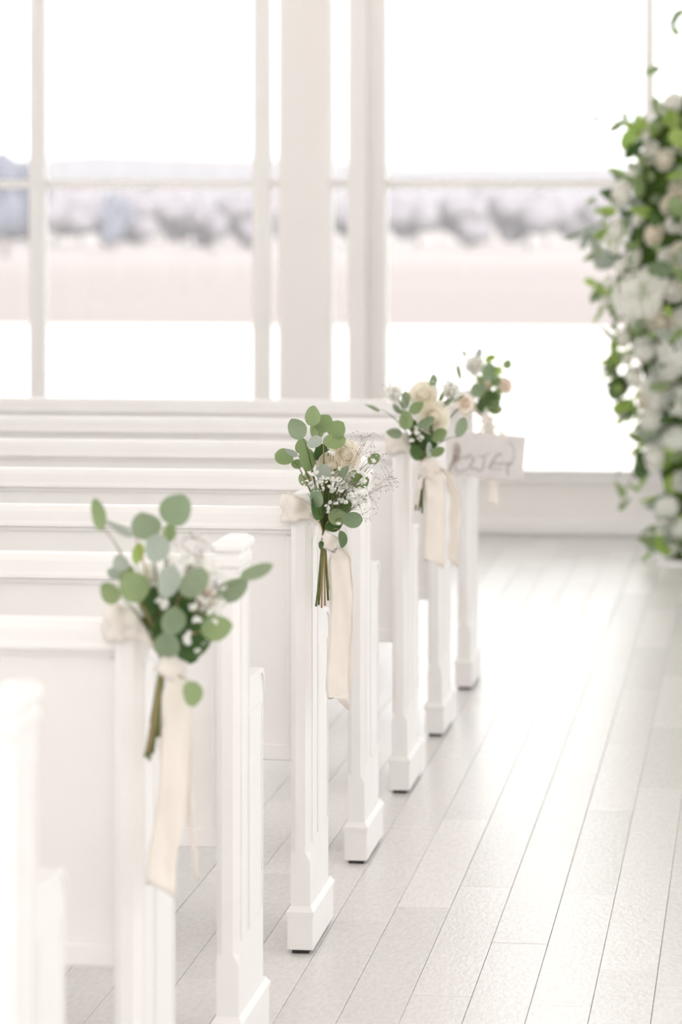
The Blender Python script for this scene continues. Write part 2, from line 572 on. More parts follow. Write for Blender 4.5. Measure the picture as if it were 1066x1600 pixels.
# arm panel: lower piece towards the seat
arm_pts = [(.131, .085), (.318, .085), (.318, .655), (.308, .682), (.288, .695), (.131, .700)]
v, f = loft([[(-.038, y, z) for (y, z) in arm_pts], [(-.004, y, z) for (y, z) in arm_pts]])
arm_me = mesh_from('arm_panel', v, f, M['pew'])
ac = [(.132, .701), (.289, .6955), (.309, .6825), (.3185, .655), (.3215, .656), (.314, .687), (.293, .704), (.132, .710)]
v, f = loft([[(-.042, y, z) for (y, z) in ac], [(.0, y, z) for (y, z) in ac]])
armcap_me = mesh_from('arm_cap', v, f, M['pew'])
base_me = boxes_mesh('base_block', [(-.0495, .0065, -.0065, .330, .009, .083)], M['pew'], .0015, 1)


def ring(z, g):
    return [(-T_ - g, -g, z), (g, -g, z), (g, .3235 + g, z), (-T_ - g, .3235 + g, z)]


v, f = loft([ring(.081, .0085), ring(.090, .0085), ring(.094, .005), ring(.101, .0005)])
basemould_me = mesh_from('base_moulding', v, f, M['pew'])
shade_glide_me = boxes_mesh('shade_glide', [(-.040, -.004, .004, .318, 0, .010)], M['shade_glide'])
mo = [(.0, .0018, .022, .027, .235, .885), (.0, .0018, .110, .115, .235, .885), (.0, .0018, .027, .110, .235, .240), (.0, .0018, .027, .110, .880, .885)]
mould_me = boxes_mesh('panel_moulding', mo, M['pew'], .001, 1)
mo2 = [(-.004, -.002, .150, .154, .235, .640), (-.004, -.002, .296, .300, .235, .640), (-.004, -.002, .154, .296, .235, .239), (-.004, -.002, .154, .296, .636, .640)]
mould2_me = boxes_mesh('arm_moulding', mo2, M['pew'], .001, 1)
xa, xb = -PEWLEN + T_, -T_
back_me = boxes_mesh('back_panel', [(xa, xb, .046, .064, .438, .905)], M['pew'])
bv = [(.026, .902), (.026, .908), (.028, .914), (.029, .934), (.032, .943), (.039, .947), (.075, .947), (.080, .940), (.080, .902)]
v, f = loft([[(xa, y, z) for (y, z) in bv], [(xb, y, z) for (y, z) in bv]])
rail_me = mesh_from('top_rail', v, f, M['pew'])
bead_me = boxes_mesh('rail_bead', [(xa, xb, .038, .047, .890, .902)], M['pew'], .004, 2)
brail_me = boxes_mesh('bottom_rail', [(xa, xb, .038, .072, .404, .440)], M['pew'], .003, 1)
stile_me = boxes_mesh('stile', [(xb - .016, xb, .040, .046, .440, .886)], M['pew'], .001, 1)
seat_me = boxes_mesh('seat', [(xa, xb, .064, .335, .440, .466)], M['pew'], .006, 2)

PX, PY3, DY = -0.9605, 6.892, 0.9545
pew_names = [
    'plain white pew nearest the camera, cut off by the left edge',
    'white pew with the nearest, blurred eucalyptus bouquet on its end',
    'white pew with a bare capped end post between the two nearest bouquets',
    'white pew with the sharp rose and eucalyptus bouquet on its end',
    'white pew with bare end directly behind the sharp bouquet',
    'white pew with the cream rose bouquet, third from the camera, on its end',
    'white pew with bare end in front of the hanging sign',
    'farthest white pew, with the sign and last bouquet on its end',
]
PEWS = []
for k in range(8):
    r = empty('pew', (PX + (0.022 if k == 0 else 0), PY3 + (k - 3) * DY, 0))
    tag(r, pew_names[k], 'pew', 'white pews along the aisle')
    PEWS.append(r)
    for side in (0, 1):
        dx = 0 if side == 0 else -PEWLEN + T_
        po = obj('end_post', post_me, r, (dx, 0, 0))
        obj('cap', cap_me, po)
        obj('panel_moulding', mould_me, po)
        ar = obj('arm_panel', arm_me, r, (dx, 0, 0))
        obj('arm_cap', armcap_me, ar)
        obj('arm_moulding', mould2_me, ar)
        ba = obj('base_block', base_me, r, (dx, 0, 0))
        obj('base_moulding', basemould_me, ba)
        obj('shade_glide', shade_glide_me, ba)
    bk = obj('back_panel', back_me, r)
    obj('stile', stile_me, bk)
    tr_ = obj('top_rail', rail_me, r)
    obj('rail_bead', bead_me, tr_)
    obj('bottom_rail', brail_me, r)
    obj('seat', seat_me, r)

# ------------------------------------------------------------------ flower parts
def leaf_mesh(name, mat, ratio=1.0, cup=0.10, point=0.0, fold=0.06, seed=0):
    """unit leaf: length 1 along +y from the stalk, width = ratio, face towards +z"""
    V, F = [Vector((0, .5, -cup * .3))], []
    n = 16
    r_ = random.Random(seed)
    ph, am, ph2 = r_.uniform(0, 6.28), r_.uniform(.02, .07), r_.uniform(0, 6.28)
    for rr in (.55, 1.0):
        for k in range(n):
            a = 2 * math.pi * k / n
            wob = 1 + am * math.sin(2 * a + ph) + .03 * math.sin(3 * a + ph2)
            x, y = math.sin(a) * .5 * ratio * wob, -math.cos(a) * .5 * wob
            if point: x *= 1 - point * max(0, (y + .1)) * 1.2
            if k == n // 2: y += .03
            x, y = x * rr, y * rr
            V.append(Vector((x, y + .5, cup * (rr ** 2) * .6 + fold * abs(x) - .05 * y * y + .03 * rr * math.sin(2 * a + ph2))))
    for k in range(n):
        F.append((0, 1 + k, 1 + (k + 1) % n))
        F.append((1 + k, 1 + n + k, 1 + n + (k + 1) % n, 1 + (k + 1) % n))
    return mesh_from(name, V, F, mat, True)


class Variants(list):
    i = 0

    def next(self):
        self.i += 1
        return self[self.i % len(self)]


LEAF = {}
for key, mk in (('g', 'leaf'), ('y', 'leaf_grey'), ('p', 'leaf_pale'), ('d', 'leaf_dark'), ('l', 'leaf_lime')):
    LEAF[key] = Variants([leaf_mesh('leaf', M[mk], 1.0, .12, .25 * (q % 2), seed=q + 3) for q in range(4)])
    LEAF[key + '_long'] = Variants([leaf_mesh('leaf', M[mk], .52, .10, .8, seed=q + 9) for q in range(3)])


def rose_mesh(mat, seed):
    r_ = random.Random(seed)
    V, F = [], []
    layers = [(3, .17, .44), (4, .32, .42), (5, .48, .33), (6, .66, .17), (7, .82, -.04)]
    for li, (n, R_, Z_) in enumerate(layers):
        for k in range(n):
            a0 = 2 * math.pi * (k + .37 * li) / n + r_.uniform(-.15, .15)
            half = math.pi / n * 1.4
            zj = r_.uniform(-.03, .03); tw = r_.uniform(-.05, .05)
            b = len(V)
            NU, NV = 6, 6
            for j in range(NV):
                t = j / (NV - 1)
                for i in range(NU):
                    q = (i / (NU - 1) * 2 - 1)
                    a = a0 + q * half * (.55 + .45 * min(1, t * 1.6)) * (1 - .25 * t ** 4)
                    rr = R_ * math.sin(min(1.0, t * 1.1) * math.pi / 2) ** .75 + tw * q * t + .05 * li / 4 * max(0, t - .7) / .3
                    z = -.40 + (Z_ + .40 + zj) * t ** 1.25 - .07 * q * q * t ** 3 - (.05 if t == 1 else 0) * (li > 1)
                    V.append(Vector((math.cos(a) * rr, math.sin(a) * rr, z)))
            for j in range(NV - 1):
                for i in range(NU - 1):
                    F.append((b + j * NU + i, b + j * NU + i + 1, b + (j + 1) * NU + i + 1, b + (j + 1) * NU + i))
    # closed heart of the bloom
    n = 10
    b = len(V)
    for j, (z, rr) in enumerate(((-.42, .10), (-.1, .40), (.12, .34), (.30, .20), (.40, .07))):
        for k in range(n):
            a = 2 * math.pi * k / n + j * .4
            V.append(Vector((math.cos(a) * rr, math.sin(a) * rr, z)))
    for j in range(4):
        for k in range(n):
            F.append((b + j * n + k, b + j * n + (k + 1) % n, b + (j + 1) * n + (k + 1) % n, b + (j + 1) * n + k))
    F.append(tuple(b + 4 * n + k for k in range(n)))
    F.append(tuple(b + n - 1 - k for k in range(n)))
    me = mesh_from('rose', V, F, mat, True)
    return me                          # bloom radius about 0.85, opens towards +z


ROSE = {'cream': rose_mesh(M['petal_cream'], 1), 'white': rose_mesh(M['petal_white'], 2), 'blush': rose_mesh(M['petal_blush'], 3)}


def hydrangea_mesh(mat, seed):
    r_ = random.Random(seed)
    V, F = [], []
    N = 90
    for q in range(N):
        ph = math.acos(1 - 2 * (q + .5) / N); th = math.pi * (1 + 5 ** .5) * q
        nrm = Vector((math.cos(th) * math.sin(ph), math.sin(th) * math.sin(ph), math.cos(ph)))
        c = nrm * r_.uniform(.82, .98)
        a = nrm.orthogonal().normalized(); b_ = nrm.cross(a)
        rot = r_.uniform(0, 6.28)
        for k in range(4):
            w0 = rot + k * math.pi / 2
            d1 = a * math.cos(w0) + b_ * math.sin(w0)
            d2 = a * math.cos(w0 + .785) + b_ * math.sin(w0 + .785)
            d0 = a * math.cos(w0 - .785) + b_ * math.sin(w0 - .785)
            o = len(V)
            V += [c, c + d0 * .13 + nrm * .02, c + d1 * .21 + nrm * .05, c + d2 * .13 + nrm * .02]
            F.append((o, o + 1, o + 2, o + 3))
    s = len(V)
    for j in range(5):
        for k in range(10):
            ph = math.pi * (j + .5) / 5; a = 2 * math.pi * k / 10
            V.append(Vector((math.cos(a) * math.sin(ph), math.sin(a) * math.sin(ph), math.cos(ph))) * .8)
    for j in range(4):
        for k in range(10):
            F.append((s + j * 10 + k, s + j * 10 + (k + 1) % 10, s + (j + 1) * 10 + (k + 1) % 10, s + (j + 1) * 10 + k))
    return mesh_from('hydrangea', V, F, mat, True)


HYD = hydrangea_mesh(M['petal_white'], 4)

TO_CAM = -FW


def leaf_rot(axis_dir, normal):
    """leaf +y along axis_dir, +z along normal"""
    y = axis_dir.normalized()
    z = (normal - y * normal.dot(y)).normalized()
    x = y.cross(z)
    return Matrix((x, y, z)).transposed()


def put_leaf(parent, origin, key, centre, length, ang, minor, rnd, long=False):
    """length of the leaf, ang = direction of its tip in the picture plane (0 = up, positive clockwise),
    minor = how much of its width turns to the viewer"""
    tip = UP * math.cos(ang) + RT * math.sin(ang)
    side = RT * math.cos(ang) - UP * math.sin(ang)
    tl = math.acos(max(.12, min(1, minor))) * rnd.choice((-1, 1))
    nrm = TO_CAM * math.cos(tl) + side * math.sin(tl)
    tip2 = (tip + TO_CAM * rnd.uniform(-.25, .25)).normalized()
    base = centre - tip2 * length * .5
    o = obj('leaf', LEAF[key + ('_long' if long else '')].next(), parent, base - origin, leaf_rot(tip2, nrm))
    o.scale = (length, length, length)
    return base


def ico_data(c, r, squash=1.0):
    p = (1 + 5 ** .5) / 2
    vs = [(-1, p, 0), (1, p, 0), (-1, -p, 0), (1, -p, 0), (0, -1, p), (0, 1, p), (0, -1, -p), (0, 1, -p), (p, 0, -1), (p, 0, 1), (-p, 0, -1), (-p, 0, 1)]
    fs = [(0, 11, 5), (0, 5, 1), (0, 1, 7), (0, 7, 10), (0, 10, 11), (1, 5, 9), (5, 11, 4), (11, 10, 2), (10, 7, 6), (7, 1, 8),
          (3, 9, 4), (3, 4, 2), (3, 2, 6), (3, 6, 8), (3, 8, 9), (4, 9, 5), (2, 4, 11), (6, 2, 10), (8, 6, 7), (9, 8, 1)]
    k = r / math.sqrt(1 + p * p)
    return [c + Vector((x * k, y * k, z * k * squash)) for x, y, z in vs], fs


def ribbon_strip(name, parent, origin, path, widths, wdirs, ripple=0.0, seed=0, mat=None, thick=.0007, nw=6, cut=0.0):
    V, F = [], []
    m = len(path)
    for i, p in enumerate(path):
        t = (path[min(i + 1, m - 1)] - path[max(i - 1, 0)]).normalized()
        wd = wdirs[i] if isinstance(wdirs, list) else wdirs
        wd = (wd - t * wd.dot(t)).normalized()
        nn = t.cross(wd)
        wi = widths[i] if hasattr(widths, '__len__') else widths
        for k in range(nw + 1):
            s = k / nw - .5
            r_ = ripple * noise.noise(Vector((s * 3.1 + seed, i * .35, seed * 1.7)))
            V.append(p + wd * (s * wi) + nn * r_ + (t * (s * cut * wi) if i == m - 1 else Vector((0, 0, 0))) - origin)
    n = nw + 1
    for i in range(m - 1):
        for k in range(nw):
            F.append((i * n + k, i * n + k + 1, (i + 1) * n + k + 1, (i + 1) * n + k))
    me = mesh_from(name, V, F, mat or M['ribbon'], True)
    o = obj(name, me, parent)
    md = o.modifiers.new('thick', 'SOLIDIFY'); md.thickness = thick
    return o


def spline(pts, n):
    """Catmull-Rom through the points"""
    P = [pts[0]] + list(pts) + [pts[-1]]
    out = []
    segs = len(pts) - 1
    for i in range(n + 1):
        t = i / n * segs
        s = min(int(t), segs - 1); u = t - s
        a, b, c, d = P[s], P[s + 1], P[s + 2], P[s + 3]
        out.append(.5 * ((2 * b) + (c - a) * u + (2 * a - 5 * b + 4 * c - d) * u * u + (3 * b - a - 3 * c + d) * u ** 3))
    return out


def bouquet(pew, label, D, crop, scale, leaves, roses, blooms, sprays, bind_px, stem_ends, knot_px, tails, seed, band=True):
    """D: optical depth of the bunch; every feature is given by its place in a close-up crop (origin, zoom)
    and stands at its own depth round the binding point"""
    rnd = random.Random(seed)
    PXM = FPX / D

    def pt(cx, cy, off=0.0):
        return at(crop[0] + cx / scale, crop[1] + cy / scale, D - off)
    bind = pt(*bind_px)
    root = empty('bouquet', bind)
    tag(root, label, 'bouquet', 'pew end bouquets')
    O = bind
    for L in leaves:
        cx, cy, w_, h_, key = L[:5]
        off = L[5] if len(L) > 5 else rnd.uniform(-.03, .03)
        c = pt(cx, cy, off)
        if len(L) > 6: ang = math.radians(L[6])
        else:
            dx, dy = cx - bind_px[0], bind_px[1] - cy
            ang = math.atan2(dx, dy) + rnd.uniform(-.35, .35)
        big, small = max(w_, h_), min(w_, h_)
        if len(L) <= 6:                      # swing the tip to the longer side of the outline
            vert = h_ >= w_
            if small / big < .8:
                ang = (0 if dy > 0 else math.pi) if vert else (math.pi / 2 if dx > 0 else -math.pi / 2)
                ang += rnd.uniform(-.2, .2)
        base = put_leaf(root, O, key, c, big / scale / PXM, ang, small / big, rnd, long=(len(L) > 7 and L[7]))
        mid = (bind + base) * .5 + UP * (.25 * (base - bind).length) * (1 if base.z > bind.z else -.2)
        v, f = tube_data(bez(bind, mid, base, 7), [.0014] * 6 + [.0009, .0007], 5)
        me = mesh_from('stem', [q - O for q in v], f, M['stem_brown' if rnd.random() < .25 else 'stem'], True)
        obj('stem', me, root)
    for (cx, cy, dia, key, off, tx, ty) in roses:
        c = pt(cx, cy, off)
        face = (TO_CAM + RT * tx + UP * ty).normalized()
        q = face.to_track_quat('Z', 'Y')
        o = obj('rose', ROSE[key], root, c - O, q)
        s = dia / scale / PXM / 1.7
        o.scale = (s, s, s)
        base = c - face * s * .38
        v, f = tube_data(bez(bind, (bind + base) * .5 + UP * .03 - TO_CAM * .01, base, 7), .0022, 6)
        obj('stem', mesh_from('stem', [p - O for p in v], f, M['stem'], True), root)
    # filler: white florets and dry twigs
    FV, SV, BV, GV = [], [], [], []
    for (cx, cy, dia) in blooms:
        c = pt(cx, cy, rnd.uniform(.03, .055))
        r_ = dia * 1.2 / scale / PXM / 2
        for q in range(5):
            FV.append(ico_data(c + Vector([rnd.uniform(-.55, .55) * r_ for _ in range(3)]), r_ * rnd.uniform(.5, .75), .8))
        GV.append(tube_data(bez(bind, (bind + c) * .5 + UP * .02, c - TO_CAM * .006, 6), .0004, 4))
    for (cx, cy, rx, ry, n, dia, dark, off) in sprays:
        hub = pt(cx, cy, off) * .55 + bind * .45
        SV.append(tube_data(bez(bind, (bind + hub) * .5 + UP * .012, hub, 6), .0005, 4))
        nb = max(3, n // 6)
        nodes = []
        for q in range(nb):
            a = rnd.uniform(0, 6.28); r_ = math.sqrt(rnd.random()) * .6
            e = pt(cx + math.cos(a) * rx * r_, cy + math.sin(a) * ry * r_, off + rnd.uniform(-.03, .03))
            SV.append(tube_data(bez(hub, (hub + e) * .5 + UP * .008, e, 5), .00033, 4))
            nodes.append(e)
        for q in range(n):
            a = rnd.uniform(0, 6.28); r_ = math.sqrt(rnd.random())
            e = pt(cx + math.cos(a) * rx * r_, cy + math.sin(a) * ry * r_, off + rnd.uniform(-.035, .035))
            nd = min(nodes, key=lambda t: (t - e).length)
            SV.append(tube_data([nd, (nd + e) * .5 + UP * .003, e], .00022, 3))
            rr = dia / scale / PXM / 2 * rnd.uniform(.7, 1.2)
            (BV if rnd.random() < dark else FV).append(ico_data(e, rr, .9))
    for nm, data, mt in (('filler_florets', FV, M['floret']), ('filler_twigs', SV, M['twig']), ('filler_buds', BV, M['twig']), ('filler_stalks', GV, M['stem'])):
        if data:
            v, f = merge(data)
            tag(obj(nm, mesh_from(nm, [p - O for p in v], f, mt, True), root), kind='stuff')
    # cut stems below the tie
    for i, (cx, cy, off, rad, br) in enumerate(stem_ends):
        e = pt(cx, cy, off)
        v, f = tube_data(bez(bind + UP * .02, bind * .6 + e * .4 + TO_CAM * off * .2 + RT * rnd.uniform(-.003, .003), e, 6), rad, 7)
        obj('stem', mesh_from('stem', [p - O for p in v], f, M['stem_brown' if br else 'stem'], True), root)
    # ribbon: loop round the post, knot, tails
    pl = pew.location
    kx, ky, kw = knot_px
    kn = pt(kx, ky, .022)
    if band:
        g = .005
        corners = [Vector((.018, .070, 0)), Vector((-.012, .137, 0)), Vector((-T_ + .01, .138, 0)), Vector((-T_ - g - .008, .10, 0)),
                   Vector((-T_ - g - .012, .05, 0)), Vector((-T_ - g - .010, .006, 0)), Vector((-T_ + .006, -g - .011, 0)), Vector((-.010, -g - .009, 0)), Vector((.016, -.012, 0))]
        zl = [.912, .936, .942, .946, .950, .951, .950, .945, .926]
        path = [pl + Vector((c.x, c.y, z)) for c, z in zip(corners, zl)]
        path = [kn + UP * .004 - TO_CAM * .03] + path + [kn + UP * .004 - TO_CAM * .024]
        path = spline(path, 48)
        wid = [.014 + .046 * sstep(3, 15, min(i, 48 - i)) for i in range(49)]
        ribbon_strip('ribbon_band', root, O, path, wid, UP, .012, seed, nw=8)
    # knot: a folded loop
    lw = kw / scale / PXM
    dg = (RT * .86 - UP * .5).normalized()
    pg = (UP * .86 + RT * .5).normalized()
    lp = [kn + dg * (lw * .52 * q) + TO_CAM * (.013 * (1 - q * q) - .003) for q in [i / 5 - 1 for i in range(11)]]
    lp += [kn + dg * (lw * .50 * q) - pg * .003 - TO_CAM * .006 * (1 - q * q) for q in [1 - i / 3 for i in range(1, 6)]]
    ribbon_strip('ribbon_knot', root, O, lp, lw * .9, pg, .004, seed + 5)
    for ti, (pts_, wd_, rot_) in enumerate(tails):
        path = spline([pt(x, y, o_) for (x, y, o_) in pts_], 26)
        n_ = len(path)
        wds = []
        for i in range(n_):
            a = math.radians(rot_[0] + (rot_[1] - rot_[0]) * i / (n_ - 1))
            wds.append(RT * math.cos(a) + TO_CAM * math.sin(a))
        wv = [wd_ / scale / PXM * min(1, .45 + i * .12) for i in range(n_)]
        ribbon_strip('ribbon_tail', root, O, path, wv, wds, .007, seed + 9 + ti, cut=.6)
    return root


D = [p.location.y * math.cos(YAW) - p.location.x * math.sin(YAW) for p in PEWS]

# bouquet in focus, on the fourth pew
L3 = [(278, 253, 135, 145, 'y', .02, -30), (385, 170, 112, 135, 'g', .0, 10), (455, 222, 130, 118, 'g', -.01, 30), (540, 262, 120, 132, 'g', .01, 45),
      (525, 345, 145, 105, 'g', .025, 80), (402, 262, 105, 130, 'g', -.02, 0), (312, 372, 95, 105, 'g', -.01, -20), (330, 460, 105, 175, 'g', .02, -10),
      (188, 445, 112, 120, 'g', .02, -75), (238, 408, 95, 50, 'p', .035, -60), (272, 488, 75, 72, 'g', .0, -70), (395, 352, 115, 70, 'p', .03, -110),
      (428, 410, 100, 120, 'd', .0, 35), (452, 545, 115, 115, 'p', .03, 20), (540, 560, 105, 95, 'g', .01, 40), (592, 560, 45, 125, 'y', .045, 25),
      (648, 560, 75, 65, 'g', .0, 60), (692, 600, 125, 115, 'g', .015, 80), (790, 460, 72, 92, 'g', -.01, 60),
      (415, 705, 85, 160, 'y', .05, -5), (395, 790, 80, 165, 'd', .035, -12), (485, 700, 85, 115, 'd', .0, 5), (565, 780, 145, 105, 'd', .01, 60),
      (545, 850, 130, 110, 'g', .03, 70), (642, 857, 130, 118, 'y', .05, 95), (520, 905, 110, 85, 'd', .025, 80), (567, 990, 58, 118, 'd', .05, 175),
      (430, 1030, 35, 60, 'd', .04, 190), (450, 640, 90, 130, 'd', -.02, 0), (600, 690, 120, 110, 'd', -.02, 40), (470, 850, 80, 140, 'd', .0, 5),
      (330, 590, 90, 100, 'g', -.03, -40), (640, 480, 90, 90, 'y', -.045, 40)]
R3 = [(600, 425, 215, 'cream', .0, .15, .35), (500, 500, 195, 'cream', .015, -.1, .3), (625, 590, 120, 'white', .01, .3, .1), (470, 435, 90, 'blush', -.01, -.2, .5)]
B3 = [(515, 660, 46), (545, 595, 38), (515, 590, 40), (430, 600, 38), (405, 545, 30), (375, 555, 30), (715, 605, 44), (715, 560, 42), (500, 742, 34), (565, 730, 40),
      (612, 718, 36), (600, 745, 28), (490, 780, 30), (570, 672, 28), (600, 645, 32), (660, 665, 30), (630, 665, 30), (475, 582, 28), (512, 545, 26), (585, 570, 28),
      (788, 468, 32), (765, 500, 28), (755, 435, 24), (500, 410, 34), (520, 418, 28), (345, 690, 22), (380, 640, 26), (360, 620, 26), (340, 600, 20), (320, 560, 18),
      (550, 892, 26), (655, 745, 34), (690, 745, 26), (740, 740, 24), (445, 655, 30), (530, 752, 28), (480, 810, 24), (465, 768, 20), (640, 715, 26), (670, 790, 22), (640, 690, 30), (675, 715, 34), (700, 690, 28), (660, 760, 30), (720, 720, 26), (690, 650, 28), (740, 690, 22), (580, 610, 26), (545, 630, 30), (490, 640, 26), (450, 580, 24), (560, 520, 24), (680, 540, 26)]
S3 = [(720, 330, 110, 70, 34, 9, .75, .0), (850, 600, 110, 90, 40, 9, .8, .02), (730, 720, 120, 110, 46, 12, .4, .02), (800, 450, 80, 60, 24, 10, .6, .0),
      (620, 640, 110, 70, 34, 15, .05, .05), (390, 620, 90, 60, 26, 13, .05, .04), (760, 830, 60, 60, 10, 8, .9, .02), (640, 440, 100, 90, 20, 8, .5, .05)]
ST3 = [(400, 1440, .03, .0022, 0), (418, 1430, .02, .0024, 0), (438, 1450, .03, .0019, 1), (460, 1435, .035, .0022, 1), (482, 1400, .02, .0026, 0), (408, 1400, .01, .0026, 0),
       (425, 1390, .04, .0016, 0), (484, 1330, .03, .0022, 0)]
T3 = [([(535, 1060, .02), (558, 1160, .015), (568, 1400, .012), (556, 1700, .01), (540, 1940, .015), (555, 2060, .02)], 150, (10, -20)),
      ([(560, 1040, .02), (605, 1110, .012), (625, 1300, .0), (618, 1600, -.005), (605, 1900, .0), (585, 2100, .0)], 90, (60, 35))]
bouquet(PEWS[3], 'sharp eucalyptus, cream rose and tiny white blossom bouquet on the fourth pew end', D[3] - .02, (400, 610), 4.264, L3, R3, B3, S3,
        (452, 960), ST3, (492, 1005, 118), T3, 31)

# nearest bouquet, on the second pew
L1 = [(120, 200, 88, 155, 'g', .03, -12), (502, 185, 172, 155, 'y', .02, 25), (345, 258, 152, 152, 'y', .03, -15), (458, 298, 75, 95, 'g', -.01, 15), (300, 398, 62, 105, 'l', .0, 10),
      (400, 372, 135, 130, 'p', .045, 10), (215, 262, 160, 60, 'p', .05, -60), (225, 445, 95, 85, 'p', .02, -30), (185, 495, 70, 65, 'p', .0, -60), (172, 592, 105, 120, 'g', .03, -60),
      (282, 568, 145, 165, 'g', .05, -25), (452, 538, 120, 160, 'p', .06, 20), (595, 552, 165, 132, 'y', .04, 60), (530, 612, 155, 115, 'd', .0, 40), (480, 735, 130, 140, 'y', .055, 10),
      (455, 855, 132, 138, 'y', .05, -5), (345, 640, 75, 175, 'g', .0, -8), (702, 778, 152, 125, 'g', .05, 80), (592, 828, 180, 230, 'd', .03, 50), (790, 590, 185, 100, 'y', .02, 55),
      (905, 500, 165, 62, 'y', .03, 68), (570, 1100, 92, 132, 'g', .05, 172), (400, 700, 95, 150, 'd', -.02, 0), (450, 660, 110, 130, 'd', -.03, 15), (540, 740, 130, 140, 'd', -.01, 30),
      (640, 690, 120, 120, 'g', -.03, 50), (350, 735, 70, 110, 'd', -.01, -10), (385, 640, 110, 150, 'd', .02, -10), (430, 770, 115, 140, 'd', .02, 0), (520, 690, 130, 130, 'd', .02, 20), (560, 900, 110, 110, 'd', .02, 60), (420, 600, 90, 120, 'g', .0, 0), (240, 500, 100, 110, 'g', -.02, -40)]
R1 = [(362, 510, 120, 'white', .02, -.3, .2), (600, 470, 150, 'white', -.02, .2, .4), (650, 620, 110, 'blush', .0, .4, .2)]
B1 = [(478, 420, 46), (570, 440, 42), (430, 655, 50), (410, 630, 34), (550, 835, 50), (560, 800, 34), (615, 885, 46), (600, 730, 42), (645, 850, 34), (690, 740, 30), (515, 470, 34),
      (665, 690, 36), (700, 680, 34), (580, 665, 40), (480, 560, 30), (720, 650, 40), (640, 640, 40)]
S1 = [(580, 370, 120, 80, 50, 15, .35, -.01), (690, 560, 90, 110, 40, 22, .1, .0), (660, 650, 80, 60, 26, 24, .05, .02), (560, 440, 90, 60, 26, 20, .1, .0)]
ST1 = [(345, 1420, .03, .0030, 0), (362, 1435, .02, .0026, 0), (380, 1400, .03, .0026, 0), (398, 1300, .035, .0028, 0), (355, 1390, .04, .0022, 1), (408, 1320, .02, .0032, 0), (372, 1250, .01, .003, 0)]
T1 = [([(500, 1020, .03), (500, 1120, .03), (490, 1400, .025), (470, 1700, .02), (430, 1900, .02), (420, 2080, .03)], 150, (10, -15)),
      ([(540, 1040, .015), (560, 1250, .005), (565, 1500, .0), (570, 1750, .0), (600, 2020, .005)], 62, (45, 75))]
bouquet(PEWS[1], 'nearest eucalyptus bouquet, large round leaves, tied to the second pew end', D[1] - .02, (120, 740), 3.2, L1, R1, B1, S1,
        (432, 960), ST1, (478, 965, 130), T1, 57)

# third bouquet, sixth pew
L5 = [(275, 360, 62, 105, 'y', .02, -5), (240, 412, 85, 35, 'y', .0, -50), (292, 482, 85, 115, 'g', .03, -15), (215, 552, 100, 66, 'y', .03, -80), (352, 412, 105, 60, 'g', .05, 55),
      (410, 502, 105, 58, 'y', .06, 65), (482, 575, 100, 78, 'g', .05, 65), (605, 522, 82, 122, 'y', .03, 20), (350, 672, 95, 85, 'd', .03, -30), (465, 665, 95, 68, 'g', .04, 70),
      (415, 660, 40, 95, 'p', .06, 0), (440, 245, 50, 75, 'y', .0, 5), (85, 398, 110, 26, 'y', .01, -70), (425, 560, 60, 125, 'd', .03, 5), (340, 520, 65, 85, 'd', .0, -5),
      (380, 600, 110, 110, 'd', .0, 0), (330, 610, 70, 100, 'd', .0, -10), (430, 610, 100, 90, 'd', -.01, 10), (525, 385, 110, 24, 'y', .0, 60), (590, 350, 90, 22, 'y', -.02, 60), (490, 340, 30, 60, 'g', -.02, 15)]
R5 = [(385, 325, 180, 'cream', .01, -.15, .5), (452, 465, 205, 'cream', .03, .2, .2), (560, 310, 110, 'white', -.02, .3, .4), (210, 320, 100, 'white', -.01, -.3, .3), (640, 380, 110, 'blush', -.04, .4, .1)]
B5 = [(330, 430, 28), (345, 530, 30), (350, 555, 30), (375, 580, 30), (365, 595, 26), (318, 600, 26), (190, 320, 22), (250, 270, 18), (230, 330, 22)]
S5 = [(200, 320, 70, 70, 40, 14, .2, .0), (560, 300, 80, 60, 40, 16, .1, .0), (480, 270, 60, 40, 16, 10, .3, .0)]
ST5 = [(380, 1035, .03, .0030, 0), (340, 1020, .02, .0026, 1), (360, 1020, .03, .0026, 0), (372, 1000, .02, .003, 0), (405, 1020, .02, .002, 1)]
T5 = [([(440, 790, .03), (455, 860, .03), (460, 1000, .025), (455, 1200, .02), (450, 1330, .02)], 120, (5, -15)),
      ([(500, 770, .01), (545, 830, .0), (575, 950, .0), (570, 1150, .0), (560, 1330, .0)], 80, (55, 40)),
      ([(400, 770, .035), (370, 850, .03), (345, 980, .03)], 34, (20, 50))]
bouquet(PEWS[5], 'third bouquet from the camera, two big cream roses beside the sign', D[5] - .02, (560, 530), 3.807, L5, R5, B5, S5,
        (385, 720), ST5, (430, 770, 130), T5, 83)

# last bouquet, eighth pew
L7 = [(890, 150, 52, 66, 'g', .02, 25), (788, 120, 76, 40, 'l', .0, 60), (830, 188, 66, 56, 'l', .02, 50), (772, 195, 95, 115, 'y', .03, 5), (712, 302, 95, 95, 'y', .04, -35),
      (725, 250, 66, 45, 'g', .02, -30), (592, 200, 38, 98, 'y', .0, -15), (632, 80, 26, 44, 'y', .0, -25), (782, 370, 140, 130, 'd', .02, 10), (820, 252, 75, 65, 'g', .01, 40),
      (812, 412, 95, 65, 'g', .04, 80), (740, 400, 80, 80, 'd', .01, -20), (725, 80, 40, 60, 'p', .0, -5), (830, 340, 60, 110, 'g', .03, 20), (560, 252, 50, 16, 'y', .0, -70)]
R7 = [(878, 275, 105, 'blush', .01, .5, .2), (690, 150, 120, 'white', .0, -.3, .4), (760, 280, 80, 'cream', .0, .0, .3), (540, 300, 90, 'white', -.02, -.3, .3), (640, 400, 110, 'cream', -.01, -.3, .2)]
B7 = [(760, 420, 30), (755, 440, 26), (765, 530, 30)]
